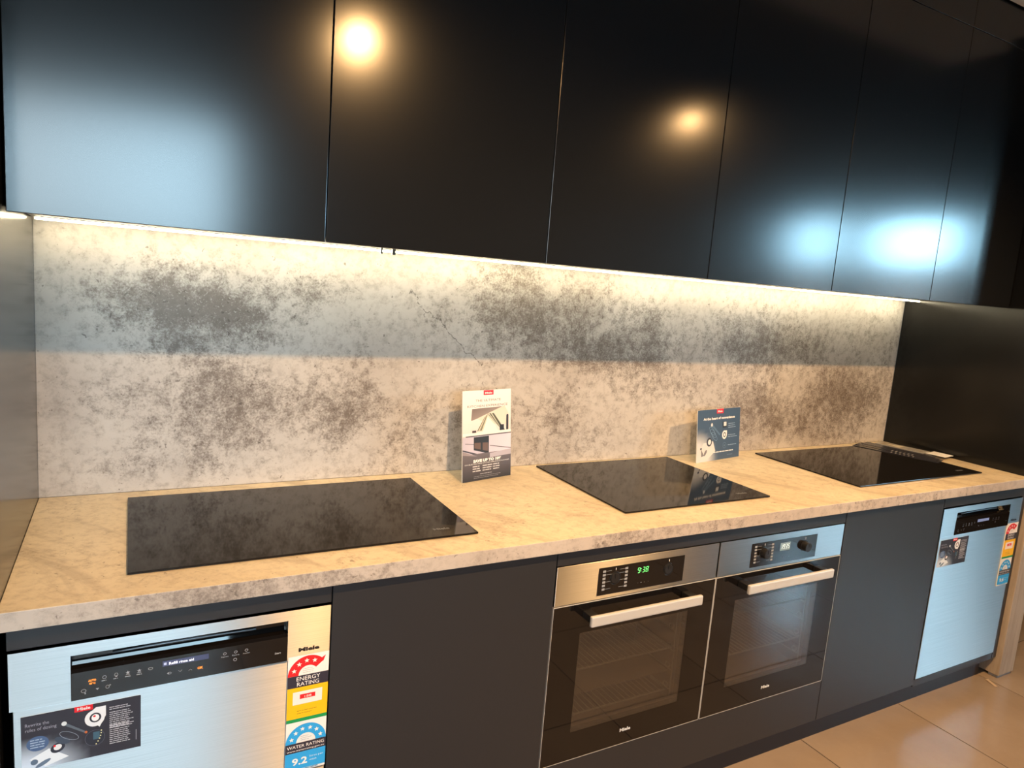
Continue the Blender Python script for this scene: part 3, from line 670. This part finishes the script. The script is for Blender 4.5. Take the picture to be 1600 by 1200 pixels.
dishwasher(0.0, 'steel dishwasher with a lit display, below the left end of the worktop', ('188', '9.2'), True)
dishwasher(3.0, 'bluish-lit steel dishwasher at the right end, beside the beige leg panel', ('188', '9.6'), False)

# ------------------------------------------------------------------ display cards and leaflets
def standing_card(name, label, p0, p1, h, lean, art, cat):
    p0, p1 = Vector((p0[0], p0[1], 0.9454)), Vector((p1[0], p1[1], 0.9454)); w = (p1-p0).length
    t = thing(name, label, cat, p0, math.atan2(p1.y-p0.y, p1.x-p0.x))
    V = Vector((0, math.sin(lean), math.cos(lean))); nb = Vector((0, math.cos(lean), -math.sin(lean)))
    def slab(nm, u0, u1, v0, v1, n0, n1, m):
        bm = bmesh.new(); c = [bm.verts.new(Vector((u, 0, 0))+V*v+nb*n) for n in (n0, n1) for (u, v) in ((u0, v0), (u1, v0), (u1, v1), (u0, v1))]
        for q in ((0, 1, 2, 3), (7, 6, 5, 4), (0, 4, 5, 1), (1, 5, 6, 2), (2, 6, 7, 3), (3, 7, 4, 0)): bm.faces.new([c[i] for i in q])
        bmesh.ops.recalc_face_normals(bm, faces=bm.faces); return mesh_obj(nm, bm, m, t)
    slab('board', 0, w, 0.0008, h, 0.0, 0.003, M_WHITE)
    f = Flat(Vector((0, 0, 0))-nb*0.0001, (1, 0, 0), V, 0.00006); art(f, w, h); f.build('print', M_PRINT, t)
    bm = bmesh.new(); q0, q1 = V*(h*0.7)+nb*0.0035, Vector((0, 0.075, 0.0012))
    for z, y in ((0, 0),):
        vv = [bm.verts.new(Vector((u, 0, 0))+q) for u, q in ((w*0.42, q0), (w*0.58, q0), (w*0.62, q1), (w*0.38, q1))]
        vw = [bm.verts.new(v.co+Vector((0, 0.0015, 0.0008))) for v in vv]
        bm.faces.new(vv); bm.faces.new(vw[::-1])
        for i in range(4): bm.faces.new((vv[i], vw[i], vw[(i+1) % 4], vv[(i+1) % 4]))
    bmesh.ops.recalc_face_normals(bm, faces=bm.faces); mesh_obj('easel_back', bm, M_WHITE, t)
def art1(f, w, h):
    WH = srgb(240, 232, 230)
    f.grad(0, 0.44*h, w, h, lambda u, v: lerp(srgb(228, 216, 216), srgb(248, 246, 246), v), 1, 6)
    f.text('THE ULTIMATE', 0.52*w, 0.875*h, 0.036*h, srgb(110, 100, 98), 'CENTER', 0.52*w); f.text('KITCHEN EXPERIENCE', 0.51*w, 0.815*h, 0.036*h, srgb(110, 100, 98), 'CENTER', 0.83*w)
    f.rect(0.42*w, 0.945*h, 0.625*w, 0.998*h, RED); f.text('Miele', 0.522*w, 0.96*h, 0.026*h, INK_W, 'CENTER', 0.15*w, 0, 0.0004)
    f.poly([(0.19*w, 0.80*h), (0.17*w, 0.67*h), (0.30*w, 0.69*h), (0.84*w, 0.80*h), (0.80*w, 0.805*h)], [srgb(120, 106, 100), srgb(150, 136, 130), srgb(150, 138, 130), srgb(190, 176, 168), srgb(150, 138, 132)])
    f.poly([(0.29*w, 0.69*h), (0.86*w, 0.815*h), (0.95*w, 0.72*h), (0.90*w, 0.60*h), (0.50*w, 0.62*h)], srgb(232, 220, 208))
    for k in range(7):
        x = 0.50+0.018*k
        f.poly([(x*w, 0.735*h), ((x+0.02)*w, 0.74*h), ((0.76+0.02*k)*w, (0.60-0.012*k)*h), ((0.72+0.02*k)*w, (0.59-0.012*k)*h)], (srgb(78, 82, 66), srgb(222, 220, 205), srgb(120, 122, 100))[k % 3])
    for k in range(5):
        f.poly([((0.44+0.016*k)*w, (0.70+0.008*k)*h), ((0.47+0.016*k)*w, (0.715+0.008*k)*h), ((0.33+0.022*k)*w, 0.55*h), ((0.29+0.022*k)*w, 0.55*h)], (srgb(110, 112, 92), srgb(214, 206, 186), srgb(160, 156, 134))[k % 3])
    f.poly([(0.50*w, 0.70*h), (0.40*w, 0.535*h), (0.72*w, 0.535*h), (0.66*w, 0.60*h)], srgb(246, 240, 238))
    f.rect(0.76*w, 0.53*h, 0.85*w, 0.60*h, srgb(40, 38, 42)); f.rect(0.90*w, 0.535*h, 0.945*w, 0.70*h, srgb(56, 52, 60)); f.ell(0.9225*w, 0.70*h, 0.022*w, 0.012*h, srgb(56, 52, 60)); f.rect(0.19*w, 0.535*h, 0.27*w, 0.56*h, srgb(70, 52, 52))
    f.rect(0, 0.505*h, w, 0.535*h, srgb(245, 240, 238)); f.rect(0.06*w, 0.492*h, w, 0.504*h, srgb(96, 92, 104))
    f.grad(0, 0.30*h, w, 0.492*h, lambda u, v: lerp(srgb(190, 185, 205), srgb(216, 212, 232), u), 4, 1)
    f.poly([(0.05*w, 0.42*h), (0.24*w, 0.405*h), (0.24*w, 0.41*h), (0.05*w, 0.427*h)], srgb(110, 106, 118)); f.poly([(0.55*w, 0.372*h), (w, 0.315*h), (w, 0.323*h), (0.55*w, 0.380*h)], srgb(80, 78, 92))
    f.poly([(0.22*w, 0.345*h), (0.53*w, 0.285*h), (0.53*w, 0.487*h), (0.22*w, 0.487*h)], srgb(38, 36, 38)); f.poly([(0.235*w, 0.365*h), (0.36*w, 0.342*h), (0.36*w, 0.42*h), (0.235*w, 0.425*h)], srgb(104, 82, 72)); f.poly([(0.40*w, 0.335*h), (0.515*w, 0.315*h), (0.515*w, 0.412*h), (0.40*w, 0.418*h)], srgb(104, 82, 72))
    f.poly([(0, 0.345*h), (0.55*w, 0.225*h), (0.55*w, 0.245*h), (0, 0.36*h)], srgb(58, 54, 66))
    f.grad(0, 0, w, 0.30*h, lambda u, v: lerp(srgb(42, 40, 44), srgb(112, 104, 110), v*0.85), 1, 8)
    f.poly([(0.55*w, 0.24*h), (w, 0.25*h), (w, 0.312*h), (0.55*w, 0.29*h)], srgb(178, 174, 192)); f.poly([(0, 0.30*h), (0.3*w, 0.27*h), (0, 0.34*h)], srgb(150, 140, 146))
    f.text('SAVE UP TO 10%', 0.50*w, 0.205*h, 0.042*h, INK_W, 'CENTER', 0.58*w, 0, 0.0008)
    f.text('ON SELECTED MIELE KITCHEN APPLIANCE PACKAGES', 0.5*w, 0.182*h, 0.018*h, INK_W, 'CENTER', 0.92*w)
    for u0, u1 in ((0.20, 0.38), (0.40, 0.60), (0.62, 0.78)): f.bars(u0*w, 0.165*h, u1*w, 3, 0.026*h, 0.011*h, srgb(205, 205, 208))
    f.bars(0.35*w, 0.075*h, 0.65*w, 1, 0.02*h, 0.008*h, srgb(160, 160, 165)); f.bars(0.22*w, 0.05*h, 0.8*w, 2, 0.018*h, 0.006*h, srgb(125, 125, 130))
def art2(f, w, h):
    BL = srgb(62, 82, 108)
    def fn(u, v):
        k = 1-math.hypot(u/0.46, max(0, v)/0.62); return lerp(BL, srgb(206, 210, 216), k*2.2)
    f.grad(0, 0, w, h, fn, 16, 14)
    f.rect(0.43*w, 0.91*h, 0.59*w, h, RED); f.text('Miele', 0.51*w, 0.935*h, 0.05*h, INK_W, 'CENTER', 0.11*w, 0, 0.0004)
    f.text('At the heart of convenience', 0.50*w, 0.80*h, 0.062*h, INK_W, 'CENTER', 0.74*w, 0, 0.0007)
    f.poly([(0.30*w, 0.70*h), (0.335*w, 0.72*h), (0.53*w, 0.50*h), (0.51*w, 0.475*h)], srgb(92, 118, 145)); f.ell(0.325*w, 0.70*h, 0.022*w, 0.035*h, srgb(215, 222, 228))
    for k, (u, v) in enumerate(((0.335, 0.58), (0.36, 0.53), (0.39, 0.47))): f.ring(u*w, v*h, 0.085*w, 0.05*h, 0.005*w, srgb(130, 160, 190), -0.75)
    f.poly([(0.02*w, 0.06*h), (0.14*w, 0.36*h), (0.36*w, 0.38*h), (0.42*w, 0.18*h), (0.22*w, 0.02*h)], srgb(212, 212, 216))
    f.ell(0.275*w, 0.37*h, 0.06*w, 0.085*h, srgb(50, 52, 66), -0.5); f.ell(0.28*w, 0.37*h, 0.035*w, 0.052*h, srgb(225, 225, 228), -0.5)
    f.ell(0.09*w, 0.26*h, 0.02*w, 0.02*h, srgb(50, 60, 85)); f.poly([(0.09*w, 0.26*h), (0.16*w, 0.12*h), (0.10*w, 0.10*h)], srgb(120, 122, 130)); f.ell(0.19*w, 0.17*h, 0.05*w, 0.03*h, srgb(120, 120, 128), 0.9)
    f.rect(0.58*w, 0.62*h, 0.675*w, 0.74*h, srgb(44, 48, 60)); f.rect(0.60*w, 0.655*h, 0.665*w, 0.735*h, srgb(222, 226, 230))
    f.ell(0.625*w, 0.48*h, 0.058*w, 0.085*h, srgb(228, 230, 234)); f.rect(0.625*w, 0.48*h, 0.683*w, 0.562*h, srgb(228, 230, 234)); f.ell(0.625*w, 0.48*h, 0.032*w, 0.05*h, srgb(60, 62, 80)); f.ell(0.625*w, 0.48*h, 0.02*w, 0.03*h, srgb(228, 228, 232))
    f.ring(0.63*w, 0.27*h, 0.04*w, 0.06*h, 0.004*w, srgb(110, 135, 165)); f.star(0.63*w, 0.27*h, 0.012*w, srgb(150, 170, 195))
    for v, n in ((0.70, 3), (0.475, 2), (0.275, 1)): f.bars(0.71*w, v*h, 0.93*w, n, 0.038*h, 0.013*h, srgb(150, 172, 198))
    f.bars(0.37*w, 0.165*h, 0.85*w, 1, 0.03*h, 0.018*h, srgb(225, 230, 236)); f.bars(0.70*w, 0.08*h, 0.86*w, 1, 0.03*h, 0.008*h, srgb(120, 140, 165))
standing_card('promotional_card', 'white and dark portrait card with a kitchen picture, standing left of the middle cooktop', (1.1507, 0.516), (1.3565, 0.566), 0.300, 0.10, art1, 'display card')
standing_card('promotional_card', 'blue landscape card with red tab, standing between the middle and right cooktops', (2.194, 0.537), (2.4855, 0.589), 0.212, 0.10, art2, 'display card')

def leaflet(label, cx, cy, rz, w, l, z, colour, art=None, thick=0.002):
    t = thing('leaflet', label, 'leaflet', (cx, cy, z), rz, 'leaflets piled at the right end of the worktop')
    box('sheet', -w/2, w/2, -l/2, l/2, 0, thick, colour, t, 0.0004)
    f = Flat((-w/2, -l/2, thick+0.00005), (1, 0, 0), (0, 1, 0), 0.00005)
    if art: art(f, w, l)
    if f.v: f.build('print', M_PRINT, t)
M_LD = mat('dark_coated_paper', (0.03, 0.03, 0.04, 1), 0.25); M_LG = mat('grey_coated_paper', (0.34, 0.33, 0.32, 1), 0.35)
def l_dark(f, w, l):
    f.rect(0.08*w, 0.70*l, 0.92*w, 0.93*l, srgb(96, 90, 84)); f.bars(0.1*w, 0.55*l, 0.9*w, 6, 0.05*l, 0.016*l, srgb(140, 136, 132))
def l_pale(f, w, l):
    f.rect(0.06*w, 0.45*l, 0.94*w, 0.94*l, srgb(150, 140, 122)); f.poly([(0.1*w, 0.5*l), (0.5*w, 0.85*l), (0.9*w, 0.5*l)], srgb(205, 196, 178)); f.bars(0.1*w, 0.38*l, 0.9*w, 7, 0.045*l, 0.014*l, srgb(120, 112, 100))
def l_white(f, w, l):
    f.bars(0.12*w, 0.85*l, 0.88*w, 4, 0.08*l, 0.02*l, srgb(190, 180, 165))
leaflet('dark leaflet at the bottom of the pile, overlapping the right cooktop', 3.375, 0.448, 0.31, 0.085, 0.37, 0.9512, M_LD, l_dark)
leaflet('dark leaflet second from the bottom of the pile by the right panel', 3.40, 0.462, 0.28, 0.085, 0.35, 0.9534, M_LD, l_dark)
leaflet('long dark leaflet on top of the other two dark ones', 3.43, 0.475, 0.25, 0.08, 0.31, 0.9556, M_LD, None)
leaflet('pale grey picture leaflet behind the dark ones beside the right panel', 3.50, 0.50, 0.20, 0.085, 0.22, 0.9578, M_LG, l_pale)
leaflet('small white rounded card at the near end of the leaflet pile', 3.545, 0.345, 0.10, 0.085, 0.085, 0.9600, M_WHITE, l_white)
t = thing('paper_scrap', 'tiny beige paper scrap on the floor beside the leg panel foot', 'paper scrap', (3.578, -0.024, 0.0001), -0.35)
bm = bmesh.new(); add_box(bm, -0.007, 0.007, -0.026, 0.026, 0.0, 0.0006)
for v in bm.verts: v.co.z += 0.004*max(0.0, v.co.y/0.026)
mesh_obj('strip', bm, mat('beige_paper', (0.50, 0.38, 0.27, 1), 0.7), t)
